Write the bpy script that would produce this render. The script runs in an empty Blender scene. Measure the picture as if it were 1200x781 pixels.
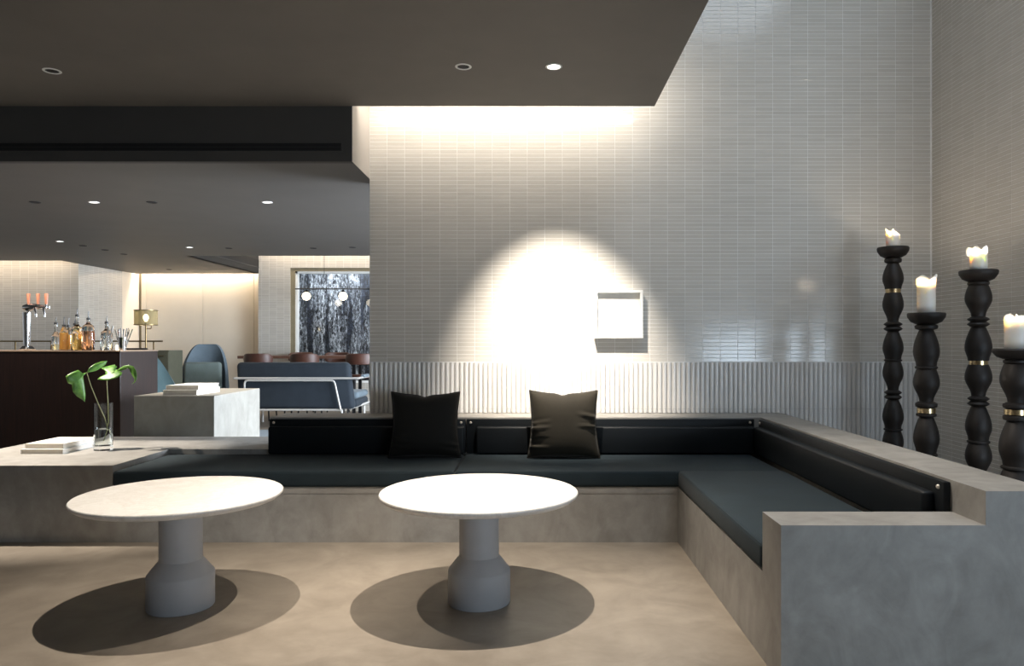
import bpy, bmesh, math, random
from mathutils import Vector, Matrix
random.seed(7)
PI = math.pi
S = bpy.context.scene
C = S.collection

# ------------------------------------------------------------------ camera, world, light, exposure
FPX, VX, VY, H = 867.0, 625.0, 402.0, 1.21
cam_d = bpy.data.cameras.new('camera'); cam = bpy.data.objects.new('camera', cam_d); C.objects.link(cam)
cam.location = (0, 0, H); cam.rotation_euler = (PI/2, 0, 0)
cam_d.sensor_width = 36; cam_d.lens = FPX/1200*36
cam_d.shift_x = -(VX-600)/1200; cam_d.shift_y = (VY-390.5)/1200
cam_d.clip_start = 0.05; cam_d.clip_end = 200
S.camera = cam
S.view_settings.view_transform = 'Standard'; S.view_settings.look = 'None'
S.view_settings.exposure = 0.0; S.view_settings.gamma = 1.0; S.view_settings.use_curve_mapping = False

world = bpy.data.worlds.new('world'); S.world = world; world.use_nodes = True
wb = world.node_tree.nodes['Background']
wb.inputs[0].default_value = (0.62, 0.78, 1.0, 1); wb.inputs[1].default_value = 1.0

WARM = (1.0, 0.82, 0.62); NEUT = (1.0, 0.90, 0.78); COOL = (0.80, 0.90, 1.0)
def area_light(name, loc, target, sx, sy, power, col, spread=PI):
    d = bpy.data.lights.new(name, 'AREA'); d.shape = 'RECTANGLE'; d.size = sx; d.size_y = sy
    d.energy = power; d.color = col; d.spread = spread
    o = bpy.data.objects.new(name, d); C.objects.link(o); o.location = loc
    o.rotation_euler = (Vector(target)-Vector(loc)).to_track_quat('-Z', 'Y').to_euler()
    return o
# daylight entering through the window openings, and through a skylight added for its light
area_light('daylight_front_low', (4.6, -2.9, 0.85), (4.3, 0, 0.85), 2.6, 1.1, 135, (0.68, 0.84, 1.0))
area_light('added_top_light', (2.1, 1.8, 5.48), (2.1, 1.8, 0), 2.0, 2.0, 72, COOL)  # unseen skylight, added to tint the upper wall and brighten the right side
area_light('daylight_lounge', (2.75, 8.0, 1.35), (-3, 7.0, 0.6), 3.6, 1.9, 900, (0.78, 0.88, 1.0))
area_light('daylight_garden', (-2.9, 13.6, 2.9), (-2.9, 14.25, 1.7), 2.6, 0.3, 80, (0.85, 0.93, 1.0))
# LED strips in the ceiling coves, plus an added strip at the side wall
area_light('cove_strip_tile_wall', (-0.21, 5.12, 3.02), (-0.21, 5.55, 3.0), 2.0, 0.04, 13, NEUT)
area_light('cove_strip_lounge', (-6.0, 13.28, 2.62), (-6.0, 13.33, 1.5), 2.1, 0.05, 31, WARM)
area_light('cove_strip_bar', (-8.2, 11.35, 2.62), (-8.2, 11.5, 1.6), 2.0, 0.1, 11, WARM)
area_light('added_strip_side', (-6.98, 12.2, 2.64), (-7.12, 12.2, 2.1), 0.05, 1.2, 10, NEUT)  # added strip, brightens the side wall
area_light('cove_strip_pier', (-3.2, 12.9, 3.0), (-3.2, 13.08, 2.2), 3.2, 0.06, 20, WARM)

def spot(name, loc, target, power, col, deg, blend=0.3, r=0.012, parent=None):
    d = bpy.data.lights.new(name, 'SPOT'); d.energy = power; d.color = col
    d.spot_size = math.radians(deg); d.spot_blend = blend; d.shadow_soft_size = r
    o = bpy.data.objects.new(name, d); C.objects.link(o); o.location = loc
    o.rotation_euler = (Vector(target)-Vector(loc)).to_track_quat('-Z', 'Y').to_euler()
    if parent:
        o.parent = parent; o.location = Vector(loc)-parent.location
    return o

# ------------------------------------------------------------------ pixel helper
def P(px, py, Y): return Vector(((px-VX)/FPX*Y, Y, H-(py-VY)/FPX*Y))
def PX(px, Y): return (px-VX)/FPX*Y
def PZ(py, Y): return H-(py-VY)/FPX*Y

# ------------------------------------------------------------------ materials
M = {}
def newmat(name):
    m = bpy.data.materials.new(name); m.use_nodes = True; M[name] = m
    nt = m.node_tree
    return m, nt, nt.nodes['Principled BSDF']
def coords(nt, kind='Object', scale=(1,1,1), world=False):
    t = nt.nodes.new('ShaderNodeTexCoord'); mp = nt.nodes.new('ShaderNodeMapping'); mp.inputs['Scale'].default_value = scale
    if world:
        g = nt.nodes.new('ShaderNodeNewGeometry'); nt.links.new(g.outputs['Position'], mp.inputs[0])
    else:
        nt.links.new(t.outputs[kind], mp.inputs[0])
    return mp.outputs[0]
def noise(nt, vec, scale, detail=4, rough=0.55, dist=0.0):
    n = nt.nodes.new('ShaderNodeTexNoise'); n.inputs['Scale'].default_value = scale
    n.inputs['Detail'].default_value = detail; n.inputs['Roughness'].default_value = rough; n.inputs['Distortion'].default_value = dist
    nt.links.new(vec, n.inputs['Vector']); return n.outputs['Fac']
def ramp(nt, fac, stops):
    r = nt.nodes.new('ShaderNodeValToRGB'); e = r.color_ramp.elements
    while len(e) < len(stops): e.new(0.5)
    for el, (p, c) in zip(e, stops): el.position = p; el.color = (*c, 1)
    nt.links.new(fac, r.inputs[0]); return r.outputs[0]
def mixc(nt, fac, a, b, mode='MIX'):
    m = nt.nodes.new('ShaderNodeMix'); m.data_type = 'RGBA'; m.blend_type = mode
    for sock, v in ((m.inputs[0], fac), (m.inputs[6], a), (m.inputs[7], b)):
        if hasattr(v, 'is_linked'): nt.links.new(v, sock)
        elif isinstance(v, (int, float)): sock.default_value = v
        else: sock.default_value = (*v, 1)
    return m.outputs[2]
def bump(nt, b, h, strength, dist=0.01):
    n = nt.nodes.new('ShaderNodeBump'); n.inputs['Strength'].default_value = strength; n.inputs['Distance'].default_value = dist
    nt.links.new(h, n.inputs['Height']); nt.links.new(n.outputs[0], b.inputs['Normal'])
def plain(name, col, rough=0.5, metal=0.0, var=0.08, scale=12, bmp=0.0, spec=0.5, world=False, **kw):
    m, nt, b = newmat(name)
    v = coords(nt, world=world); f = noise(nt, v, scale)
    lo = tuple(max(0, c*(1-var)) for c in col); hi = tuple(min(1, c*(1+var)) for c in col)
    nt.links.new(ramp(nt, f, [(0.3, lo), (0.7, hi)]), b.inputs['Base Color'])
    b.inputs['Roughness'].default_value = rough; b.inputs['Metallic'].default_value = metal
    b.inputs['Specular IOR Level'].default_value = spec
    if bmp: bump(nt, b, f, bmp)
    for k, val in kw.items(): b.inputs[k.replace('_', ' ')].default_value = val
    return m
def emissive(name, col, strength):
    m, nt, b = newmat(name)
    b.inputs['Base Color'].default_value = (*col, 1)
    b.inputs['Emission Color'].default_value = (*col, 1); b.inputs['Emission Strength'].default_value = strength
    return m

def concrete(name, a, b_, c, rough=0.45, sc=1.0, bmp=0.15):
    m, nt, b = newmat(name)
    v = coords(nt, world=True)
    n1 = noise(nt, v, 1.7*sc, 6, 0.6, 0.6); n2 = noise(nt, v, 9*sc, 8, 0.65); n3 = noise(nt, coords(nt, world=True, scale=(1.6, 1.6, 1.1)), 3.2*sc, 5, 0.6, 1.5)
    c1 = ramp(nt, n1, [(0.28, a), (0.5, b_), (0.75, c)])
    c2 = mixc(nt, 0.45, c1, ramp(nt, n2, [(0.3, a), (0.7, c)]))
    c3 = mixc(nt, 0.35, c2, ramp(nt, n3, [(0.35, a), (0.68, c)]))
    nt.links.new(c3, b.inputs['Base Color'])
    rr = nt.nodes.new('ShaderNodeMapRange'); rr.inputs[3].default_value = rough-0.12; rr.inputs[4].default_value = rough+0.15
    nt.links.new(n1, rr.inputs[0]); nt.links.new(rr.outputs[0], b.inputs['Roughness'])
    bump(nt, b, n2, bmp, 0.004)
    return m
concrete('bench_concrete', (0.20, 0.187, 0.168), (0.32, 0.306, 0.28), (0.43, 0.415, 0.39), 0.5)
concrete('floor_concrete', (0.165, 0.138, 0.108), (0.245, 0.208, 0.166), (0.345, 0.298, 0.243), 0.38, 0.6, 0.08)
concrete('block_concrete', (0.20, 0.19, 0.165), (0.27, 0.26, 0.23), (0.34, 0.33, 0.30), 0.6)

def tile_mat(name, ca, cb, rough):
    m, nt, b = newmat(name)
    g = nt.nodes.new('ShaderNodeNewGeometry'); oi = nt.nodes.new('ShaderNodeObjectInfo')
    ad = nt.nodes.new('ShaderNodeMath'); ad.operation = 'ADD'
    nt.links.new(g.outputs['Random Per Island'], ad.inputs[0]); nt.links.new(oi.outputs['Random'], ad.inputs[1])
    fr = nt.nodes.new('ShaderNodeMath'); fr.operation = 'FRACT'; nt.links.new(ad.outputs[0], fr.inputs[0])
    nt.links.new(mixc(nt, fr.outputs[0], ca, cb), b.inputs['Base Color'])
    b.inputs['Roughness'].default_value = rough
    bump(nt, b, noise(nt, coords(nt, world=True), 22, 2), 0.025, 0.01)
    return m
tile_mat('glazed_tile', (0.63, 0.60, 0.545), (0.68, 0.65, 0.595), 0.14)
tile_mat('glazed_flute', (0.78, 0.765, 0.74), (0.82, 0.805, 0.78), 0.14)
plain('grout', (0.93, 0.92, 0.90), 0.85)
plain('ceiling_paint', (0.155, 0.143, 0.13), 0.75, var=0.05, scale=3)
plain('ceiling_dark', (0.06, 0.057, 0.053), 0.75, var=0.05, scale=3)
plain('lounge_ceiling', (0.105, 0.098, 0.092), 0.55, var=0.05, scale=3)
plain('plaster', (0.62, 0.58, 0.54), 0.8, var=0.04, scale=4)
plain('cream_panel', (0.76, 0.68, 0.56), 0.6, var=0.03, scale=3)
plain('olive_reveal', (0.26, 0.22, 0.14), 0.55)
plain('olive_cabinet', (0.075, 0.075, 0.05), 0.6)
plain('black_slot', (0.008, 0.008, 0.009), 0.7)
plain('white_paint', (0.88, 0.88, 0.86), 0.55, var=0.02)
plain('dark_paint', (0.012, 0.012, 0.012), 0.6)
def fabric(name, col, sc=420, rough=0.9, sheen=0.3, bmp=0.25):
    m, nt, b = newmat(name)
    v = coords(nt, world=True); f = noise(nt, v, sc, 2, 0.7); g = noise(nt, v, 6, 4)
    c1 = ramp(nt, f, [(0.25, tuple(c*0.7 for c in col)), (0.75, tuple(c*1.35 for c in col))])
    c2 = mixc(nt, 0.5, c1, ramp(nt, g, [(0.3, tuple(c*0.8 for c in col)), (0.7, tuple(c*1.2 for c in col))]))
    nt.links.new(c2, b.inputs['Base Color']); b.inputs['Roughness'].default_value = rough
    b.inputs['Sheen Weight'].default_value = sheen; b.inputs['Sheen Roughness'].default_value = 0.4
    b.inputs['Specular IOR Level'].default_value = 0.25
    bump(nt, b, f, bmp, 0.001); return m
fabric('seat_fabric', (0.019, 0.030, 0.037), sheen=0.05)
fabric('back_leather', (0.007, 0.009, 0.011), 160, 0.45, 0.0, 0.1)
fabric('olive_velvet', (0.034, 0.029, 0.020), 300, 0.75, 0.12)
fabric('unlit_velvet', (0.012, 0.011, 0.009), 300, 0.75, 0.08)  # darker velvet copy; the unlit pillow's shade is put into its colour
fabric('blue_fabric', (0.15, 0.19, 0.22), 300, 0.9, 0.1)
fabric('teal_fabric', (0.09, 0.14, 0.15), 300, 0.9, 0.1)
fabric('navy_fabric', (0.026, 0.034, 0.044), 300, 0.8, 0.1)
fabric('sage_fabric', (0.21, 0.26, 0.245), 300, 0.9, 0.1)
fabric('rug_fabric', (0.20, 0.25, 0.29), 200, 0.95, 0.1)
plain('brown_leather', (0.085, 0.032, 0.020), 0.45)
plain('brass', (0.72, 0.56, 0.32), 0.25, 1.0, 0.04)
plain('pale_brass', (0.90, 0.80, 0.68), 0.45, 0.6, 0.04)
plain('dark_brass', (0.22, 0.16, 0.08), 0.4, 1.0)
plain('chrome', (0.86, 0.87, 0.88), 0.08, 1.0, 0.02)
plain('satin_steel', (0.55, 0.54, 0.52), 0.35, 1.0, 0.03)
plain('pale_tube', (0.55, 0.53, 0.50), 0.35, 0.1, 0.03)
plain('spout_steel', (0.10, 0.10, 0.10), 0.4, 0.8)
plain('steel_black', (0.02, 0.02, 0.022), 0.4, 0.6)
plain('copper_wood', (0.42, 0.17, 0.10), 0.4)
plain('paper', (0.80, 0.78, 0.73), 0.7, var=0.03)
plain('book_grey', (0.30, 0.36, 0.42), 0.6)
plain('page_edge', (0.66, 0.60, 0.52), 0.8)
plain('table_column', (0.42, 0.43, 0.45), 0.55, var=0.05, scale=6)
def marble():
    m, nt, b = newmat('marble')
    v = coords(nt); n1 = noise(nt, v, 5, 8, 0.65, 1.2); n2 = noise(nt, v, 14, 8, 0.7, 2.0)
    c = mixc(nt, 0.5, ramp(nt, n1, [(0.40, (0.74, 0.72, 0.69)), (0.50, (0.62, 0.59, 0.55)), (0.56, (0.76, 0.74, 0.71))]),
             ramp(nt, n2, [(0.42, (0.76, 0.74, 0.71)), (0.50, (0.66, 0.63, 0.59)), (0.55, (0.78, 0.76, 0.73))]))
    nt.links.new(c, b.inputs['Base Color']); b.inputs['Roughness'].default_value = 0.38
marble()
def wood(name, a, c, vec_scale, rough=0.45, sc=6):
    m, nt, b = newmat(name)
    v = coords(nt, scale=vec_scale, world=True); n = noise(nt, v, sc, 8, 0.65, 0.4)
    nt.links.new(ramp(nt, n, [(0.3, a), (0.7, c)]), b.inputs['Base Color']); b.inputs['Roughness'].default_value = rough
    bump(nt, b, n, 0.1, 0.003)
wood('bar_wood', (0.007, 0.0033, 0.0027), (0.024, 0.010, 0.0075), (9, 9, 0.5), 0.42)
wood('ebony_wood', (0.008, 0.006, 0.005), (0.021, 0.015, 0.012), (3, 3, 1), 0.55)
wood('table_wood', (0.15, 0.07, 0.045), (0.24, 0.12, 0.08), (0.6, 6, 6), 0.45)
wood('bar_top_wood', (0.20, 0.14, 0.10), (0.30, 0.22, 0.16), (0.6, 6, 6), 0.3)
def glass(name, col=(1,1,1), rough=0.0, ior=1.45):
    m, nt, b = newmat(name)
    b.inputs['Base Color'].default_value = (*col, 1); b.inputs['Roughness'].default_value = rough
    b.inputs['Transmission Weight'].default_value = 1; b.inputs['IOR'].default_value = ior
glass('clear_glass', (0.96, 0.98, 0.98)); glass('water', (0.93, 0.96, 0.94), 0, 1.33)
glass('amber_liquor', (0.95, 0.62, 0.25)); glass('rose_liquor', (0.85, 0.42, 0.22)); glass('pale_liquor', (0.95, 0.88, 0.60))
plain('juice', (1.0, 0.50, 0.10), 0.35, var=0.05)
plain('juice_yellow', (1.0, 0.78, 0.32), 0.35, var=0.05)
plain('bottle_cap', (0.03, 0.03, 0.03), 0.4)
def thin_glass():
    m, nt, b = newmat('window_glass')
    t = nt.nodes.new('ShaderNodeBsdfTransparent'); g = nt.nodes.new('ShaderNodeBsdfGlossy'); g.inputs['Roughness'].default_value = 0.02
    f = nt.nodes.new('ShaderNodeFresnel'); f.inputs[0].default_value = 1.5; mx = nt.nodes.new('ShaderNodeMixShader')
    nt.links.new(f.outputs[0], mx.inputs[0]); nt.links.new(t.outputs[0], mx.inputs[1]); nt.links.new(g.outputs[0], mx.inputs[2])
    nt.links.new(mx.outputs[0], nt.nodes['Material Output'].inputs[0])
thin_glass()
def gauze():
    m, nt, b = newmat('lamp_gauze')
    t = nt.nodes.new('ShaderNodeBsdfTransparent'); t.inputs[0].default_value = (0.9, 0.86, 0.7, 1)
    d = nt.nodes.new('ShaderNodeBsdfDiffuse'); d.inputs[0].default_value = (0.34, 0.29, 0.17, 1)
    mx = nt.nodes.new('ShaderNodeMixShader'); mx.inputs[0].default_value = 0.6
    nt.links.new(t.outputs[0], mx.inputs[1]); nt.links.new(d.outputs[0], mx.inputs[2])
    nt.links.new(mx.outputs[0], nt.nodes['Material Output'].inputs[0])
gauze()
def far_tile():
    m, nt, b = newmat('far_tile')
    g = nt.nodes.new('ShaderNodeNewGeometry'); sp = nt.nodes.new('ShaderNodeSeparateXYZ'); nt.links.new(g.outputs['Position'], sp.inputs[0])
    ad = nt.nodes.new('ShaderNodeMath'); nt.links.new(sp.outputs[0], ad.inputs[0]); nt.links.new(sp.outputs[1], ad.inputs[1])
    cb = nt.nodes.new('ShaderNodeCombineXYZ'); nt.links.new(ad.outputs[0], cb.inputs[0]); nt.links.new(sp.outputs[2], cb.inputs[1])
    br = nt.nodes.new('ShaderNodeTexBrick'); br.offset = 0; br.inputs['Scale'].default_value = 1
    br.inputs['Brick Width'].default_value = 0.1316; br.inputs['Row Height'].default_value = 0.029; br.inputs['Mortar Size'].default_value = 0.0022
    br.inputs['Color1'].default_value = (0.50, 0.46, 0.40, 1); br.inputs['Color2'].default_value = (0.56, 0.52, 0.45, 1); br.inputs['Mortar'].default_value = (0.74, 0.72, 0.68, 1)
    nt.links.new(cb.outputs[0], br.inputs['Vector']); nt.links.new(br.outputs[0], b.inputs['Base Color']); b.inputs['Roughness'].default_value = 0.22
far_tile()
def streaks():
    m, nt, b = newmat('rain_streaks')
    n1 = noise(nt, coords(nt, world=True, scale=(10, 10, 2.0)), 3.5, 6, 0.75, 0.3)
    n2 = noise(nt, coords(nt, world=True, scale=(2.6, 1, 0.22)), 2.4, 4, 0.6)
    n3 = noise(nt, coords(nt, world=True, scale=(16, 16, 8)), 2.2, 4, 0.7)
    c = ramp(nt, n1, [(0.47, (0.004, 0.006, 0.012)), (0.60, (0.80, 0.85, 0.90))])
    c = mixc(nt, 0.5, c, ramp(nt, n3, [(0.50, (0.004, 0.006, 0.012)), (0.60, (0.9, 0.95, 1.0))]))
    c = mixc(nt, 1.0, c, ramp(nt, n2, [(0.40, (0.06, 0.07, 0.10)), (0.58, (1, 1, 1))]), 'MULTIPLY')
    nt.links.new(c, b.inputs['Base Color']); b.inputs['Roughness'].default_value = 0.5
streaks()
def leafmat():
    m, nt, b = newmat('leaf_green')
    v = coords(nt); n = noise(nt, v, 30, 4)
    nt.links.new(ramp(nt, n, [(0.3, (0.06, 0.17, 0.025)), (0.7, (0.16, 0.34, 0.06))]), b.inputs['Base Color'])
    b.inputs['Roughness'].default_value = 0.35; b.inputs['Subsurface Weight'].default_value = 0.15; b.inputs['Subsurface Radius'].default_value = (0.01, 0.02, 0.005)
leafmat()
plain('stem_green', (0.34, 0.33, 0.14), 0.5)
def wax():
    m, nt, b = newmat('candle_wax')
    b.inputs['Base Color'].default_value = (0.86, 0.82, 0.76, 1); b.inputs['Roughness'].default_value = 0.4
    b.inputs['Subsurface Weight'].default_value = 0.8; b.inputs['Subsurface Radius'].default_value = (0.030, 0.026, 0.021); b.inputs['Subsurface Scale'].default_value = 1.3
wax()
emissive('flame', (1.0, 0.80, 0.52), 25); emissive('downlight_lens', (1.0, 0.95, 0.88), 12); emissive('globe_bulb', (1.0, 0.86, 0.62), 6); emissive('lamp_bulb', (1.0, 0.78, 0.5), 14)
emissive('small_lens', (1.0, 0.95, 0.9), 3.0)

# ------------------------------------------------------------------ mesh helpers
def bx(bm, x0, x1, y0, y1, z0, z1, bev=0.0, seg=2):
    vs = [bm.verts.new(p) for p in ((x0,y0,z0),(x1,y0,z0),(x1,y1,z0),(x0,y1,z0),(x0,y0,z1),(x1,y0,z1),(x1,y1,z1),(x0,y1,z1))]
    fs = [bm.faces.new([vs[i] for i in q]) for q in ((3,2,1,0),(4,5,6,7),(0,1,5,4),(1,2,6,5),(2,3,7,6),(3,0,4,7))]
    if bev:
        es = list({e for f in fs for e in f.edges})
        bmesh.ops.bevel(bm, geom=es, offset=bev, segments=seg, profile=0.5, affect='EDGES')
    return vs
def box(*a, **k):
    bm = bmesh.new(); bx(bm, *a, **k); return bm
def prism(poly, z0, z1, bev=0.0):
    bm = bmesh.new(); n = len(poly)
    lo = [bm.verts.new((x, y, z0)) for x, y in poly]; hi = [bm.verts.new((x, y, z1)) for x, y in poly]
    bm.faces.new(lo[::-1]); bm.faces.new(hi)
    for i in range(n): bm.faces.new((lo[i], lo[(i+1) % n], hi[(i+1) % n], hi[i]))
    bmesh.ops.recalc_face_normals(bm, faces=bm.faces)
    if bev: bmesh.ops.bevel(bm, geom=list(bm.edges), offset=bev, segments=2, profile=0.5, affect='EDGES')
    return bm
def lathe(bm, prof, c=(0,0,0), seg=32, axis='z'):
    rings = []
    for r, z in prof:
        ring = []
        for i in range(seg if r > 1e-6 else 1):
            a = 2*PI*i/seg; p = (r*math.cos(a), r*math.sin(a), z)
            if axis == 'y': p = (p[0], p[2], p[1])
            if axis == 'x': p = (p[2], p[0], p[1])
            ring.append(bm.verts.new((p[0]+c[0], p[1]+c[1], p[2]+c[2])))
        rings.append(ring)
    for a, b in zip(rings, rings[1:]):
        if len(a) == 1 and len(b) == 1: continue
        for i in range(seg):
            j = (i+1) % seg
            if len(a) == 1: bm.faces.new((a[0], b[j], b[i]))
            elif len(b) == 1: bm.faces.new((a[i], a[j], b[0]))
            else: bm.faces.new((a[i], a[j], b[j], b[i]))
    return bm
def lat(prof, c=(0,0,0), seg=32, axis='z'):
    bm = bmesh.new(); lathe(bm, prof, c, seg, axis); bmesh.ops.recalc_face_normals(bm, faces=bm.faces); return bm
def tube(bm, pts, r, seg=8, cap=True):
    pts = [Vector(p) for p in pts]; rings = []
    rad = r if isinstance(r, (list, tuple)) else [r]*len(pts)
    t0 = (pts[1]-pts[0]).normalized(); up = Vector((0,0,1)) if abs(t0.z) < 0.9 else Vector((1,0,0))
    n = t0.cross(up).normalized()
    for i, p in enumerate(pts):
        t = (pts[min(i+1, len(pts)-1)]-pts[max(i-1, 0)]).normalized()
        n = (n - t*n.dot(t)).normalized(); b = t.cross(n)
        rings.append([bm.verts.new(p+(n*math.cos(2*PI*k/seg)+b*math.sin(2*PI*k/seg))*rad[i]) for k in range(seg)])
    for a, b in zip(rings, rings[1:]):
        for k in range(seg): bm.faces.new((a[k], a[(k+1) % seg], b[(k+1) % seg], b[k]))
    if cap: bm.faces.new(rings[0][::-1]); bm.faces.new(rings[-1])
    return bm
def tb(pts, r, seg=8):
    bm = bmesh.new(); tube(bm, pts, r, seg); bmesh.ops.recalc_face_normals(bm, faces=bm.faces); return bm
def rnd_path(pts, rad, n=5):
    """round the corners of a polyline"""
    pts = [Vector(p) for p in pts]; out = [pts[0]]
    for a, b, c in zip(pts, pts[1:], pts[2:]):
        d1 = (a-b); d2 = (c-b); r = min(rad, d1.length*0.45, d2.length*0.45)
        s = b+d1.normalized()*r; e = b+d2.normalized()*r
        for i in range(n+1):
            t = i/n; out.append(s*(1-t)**2+b*2*t*(1-t)+e*t*t)
    out.append(pts[-1]); return out
def wloc(o):
    v = Vector(o.location); p = o.parent
    while p: v += p.location; p = p.parent
    return v
def obj(name, bm, mat, parent=None, smooth=False, local=False):
    me = bpy.data.meshes.new(name)
    if parent is not None and not local:
        bmesh.ops.translate(bm, verts=bm.verts, vec=-wloc(parent))
    bm.to_mesh(me); bm.free(); me.materials.append(M[mat])
    if smooth:
        me.polygons.foreach_set('use_smooth', [True]*len(me.polygons))
        if smooth != 'all': me.set_sharp_from_angle(angle=math.radians(38))
    o = bpy.data.objects.new(name, me); C.objects.link(o)
    if parent is not None: o.parent = parent
    return o
def tag(o, label, cat, group=None):
    o['label'] = label; o['category'] = cat
    if group: o['group'] = group
    return o
def thing(name, label, cat, loc=(0,0,0), rz=0, group=None):
    o = bpy.data.objects.new(name, None); C.objects.link(o); o.location = loc; o.rotation_euler = (0,0,rz); o.empty_display_size = 0.1
    return tag(o, label, cat, group)
def single(name, bm, mat, label, cat, origin=None, smooth=False, group=None):
    """a thing that is one mesh; its origin is put at its base"""
    if origin is None:
        xs = [v.co for v in bm.verts]
        origin = (sum(v.x for v in xs)/len(xs), sum(v.y for v in xs)/len(xs), min(v.z for v in xs))
    bmesh.ops.translate(bm, verts=bm.verts, vec=-Vector(origin))
    o = obj(name, bm, mat, None, smooth); o.location = origin
    return tag(o, label, cat, group)
def struct(name, bm, mat, parent=None, smooth=False, label=None):
    o = obj(name, bm, mat, parent, smooth); o['kind'] = 'structure'
    if label: o['label'] = label
    return o
def dup(root, loc, rz=None, label=None):
    r = root.copy(); C.objects.link(r); r.location = loc
    if rz is not None: r.rotation_euler = (0, 0, rz)
    if label: r['label'] = label
    for ch in list(root.children):
        c = ch.copy(); C.objects.link(c); c.parent = r
        for g in list(ch.children):
            d = g.copy(); C.objects.link(d); d.parent = c
    return r

# ------------------------------------------------------------------ the setting
WY = 5.55                     # face of the tiled wall
XL, XR = -1.229, 2.983        # its left end and the corner on the right
CZ, CY, CXR = 2.82, 5.03, 0.824   # main ceiling height, its rear edge, its right edge
LZ = 2.443                    # lounge ceiling
struct('floor', box(-9.2, 7.2, -3.2, 14.6, -0.1, 0), 'floor_concrete')
# tiled wall behind the bench
wall = struct('wall_back', box(XL, XR+0.2, WY+0.006, WY+0.2, 0, 5.5), 'grout')
TW, TH, TP_X, TP_Z, JG = 0.1316, 0.029, 0.1316, 0.029, 0.0028
FZ1, FZJ = 1.063, 0.717
def tile_mesh(name, w, h, d, axis, mat):
    bm = bmesh.new(); b = 0.0012
    f = [(-w/2+b, 0, -h/2+b), (w/2-b, 0, -h/2+b), (w/2-b, 0, h/2-b), (-w/2+b, 0, h/2-b)]
    g = [(-w/2, b, -h/2), (w/2, b, -h/2), (w/2, b, h/2), (-w/2, b, h/2)]
    k = [(-w/2, d, -h/2), (w/2, d, -h/2), (w/2, d, h/2), (-w/2, d, h/2)]
    F, G, K = [[bm.verts.new(p) for p in s] for s in (f, g, k)]
    bm.faces.new(F)
    for i in range(4):
        j = (i+1) % 4
        bm.faces.new((G[i], G[j], F[j], F[i])); bm.faces.new((K[i], K[j], G[j], G[i]))
    if axis == 'x':       # faces -X
        bmesh.ops.rotate(bm, verts=bm.verts, matrix=Matrix.Rotation(-PI/2, 3, 'Z'), cent=(0,0,0))
    bmesh.ops.recalc_face_normals(bm, faces=bm.faces)
    me = bpy.data.meshes.new(name); bm.to_mesh(me); bm.free(); me.materials.append(M[mat]); return me
def tile_field(parent, spots, tm, name):
    """joins tiles too many to keep singly"""
    base_v = [v.co.copy() for v in tm.vertices]; base_f = [list(p.vertices) for p in tm.polygons]
    V, F = [], []
    for loc, rot in spots:
        mat = Matrix.Translation(loc) @ rot.to_4x4(); n = len(V)
        V += [mat @ v for v in base_v]; F += [[i+n for i in f] for f in base_f]
    me = bpy.data.meshes.new(name); me.from_pydata(V, [], F); me.materials.append(tm.materials[0])
    o = bpy.data.objects.new(name, me); C.objects.link(o); o.parent = parent; o['kind'] = 'stuff'
def tiny_rot(rng, a):
    return Matrix.Rotation(rng.gauss(0, a), 3, 'X') @ Matrix.Rotation(rng.gauss(0, a), 3, 'Z') @ Matrix.Rotation(rng.gauss(0, a), 3, 'Y')
rng = random.Random(3)
tm = tile_mesh('tile', TW-JG, TH-JG, 0.008, 'y', 'glazed_tile')
cells = []
for r in range(int((5.45-FZ1)/TP_Z)):
    for c in range(32):
        cells.append((Vector((XL+TP_X*(c+0.5), WY+0.0048, FZ1+0.004+TP_Z*(r+0.5))), tiny_rot(rng, 0.0022)))
def tile_parts(parent, lst, mesh):
    for loc, rot in lst:
        o = bpy.data.objects.new('tile', mesh); C.objects.link(o); o.parent = parent; o.location = loc; o.rotation_euler = rot.to_euler()
tile_parts(wall, cells[:300], tm)
tile_field(wall, cells[300:], tm, 'tile_field')
# fluted tiles below the flat ones
def flute_mesh(w, h, d):
    bm = bmesh.new(); n = 7; lo = []; hi = []
    for i in range(n+1):
        a = PI*i/n; x = -w/2*math.cos(a); y = -d*math.sin(a)
        lo.append(bm.verts.new((x, y, 0))); hi.append(bm.verts.new((x, y, h)))
    for i in range(n): bm.faces.new((lo[i], lo[i+1], hi[i+1], hi[i]))
    bm.faces.new(hi[::-1]); bm.faces.new(lo)
    bmesh.ops.recalc_face_normals(bm, faces=bm.faces)
    me = bpy.data.meshes.new('fluted_tile'); bm.to_mesh(me); bm.free(); me.materials.append(M['glazed_flute'])
    me.polygons.foreach_set('use_smooth', [True]*len(me.polygons)); me.set_sharp_from_angle(angle=math.radians(50)); return me
NF = 119; FP = (XR-XL)/NF
fm_u = flute_mesh(FP-0.0025, FZ1-FZJ-0.003, 0.017); fm_l = flute_mesh(FP-0.0025, FZJ-0.688, 0.017); fm_ll = flute_mesh(FP-0.0025, FZJ, 0.017)
for i in range(NF):
    x = XL+FP*(i+0.5)
    for me, z in ((fm_u, FZJ+0.0015), (fm_l if x < 1.87 else fm_ll, 0.687 if x < 1.87 else 0.0)):
        o = bpy.data.objects.new('fluted_tile', me); C.objects.link(o); o.parent = wall; o.location = (x, WY-0.004+rng.gauss(0, 0.0006), z); o.rotation_euler = (0, 0, rng.gauss(0, 0.015))
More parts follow.
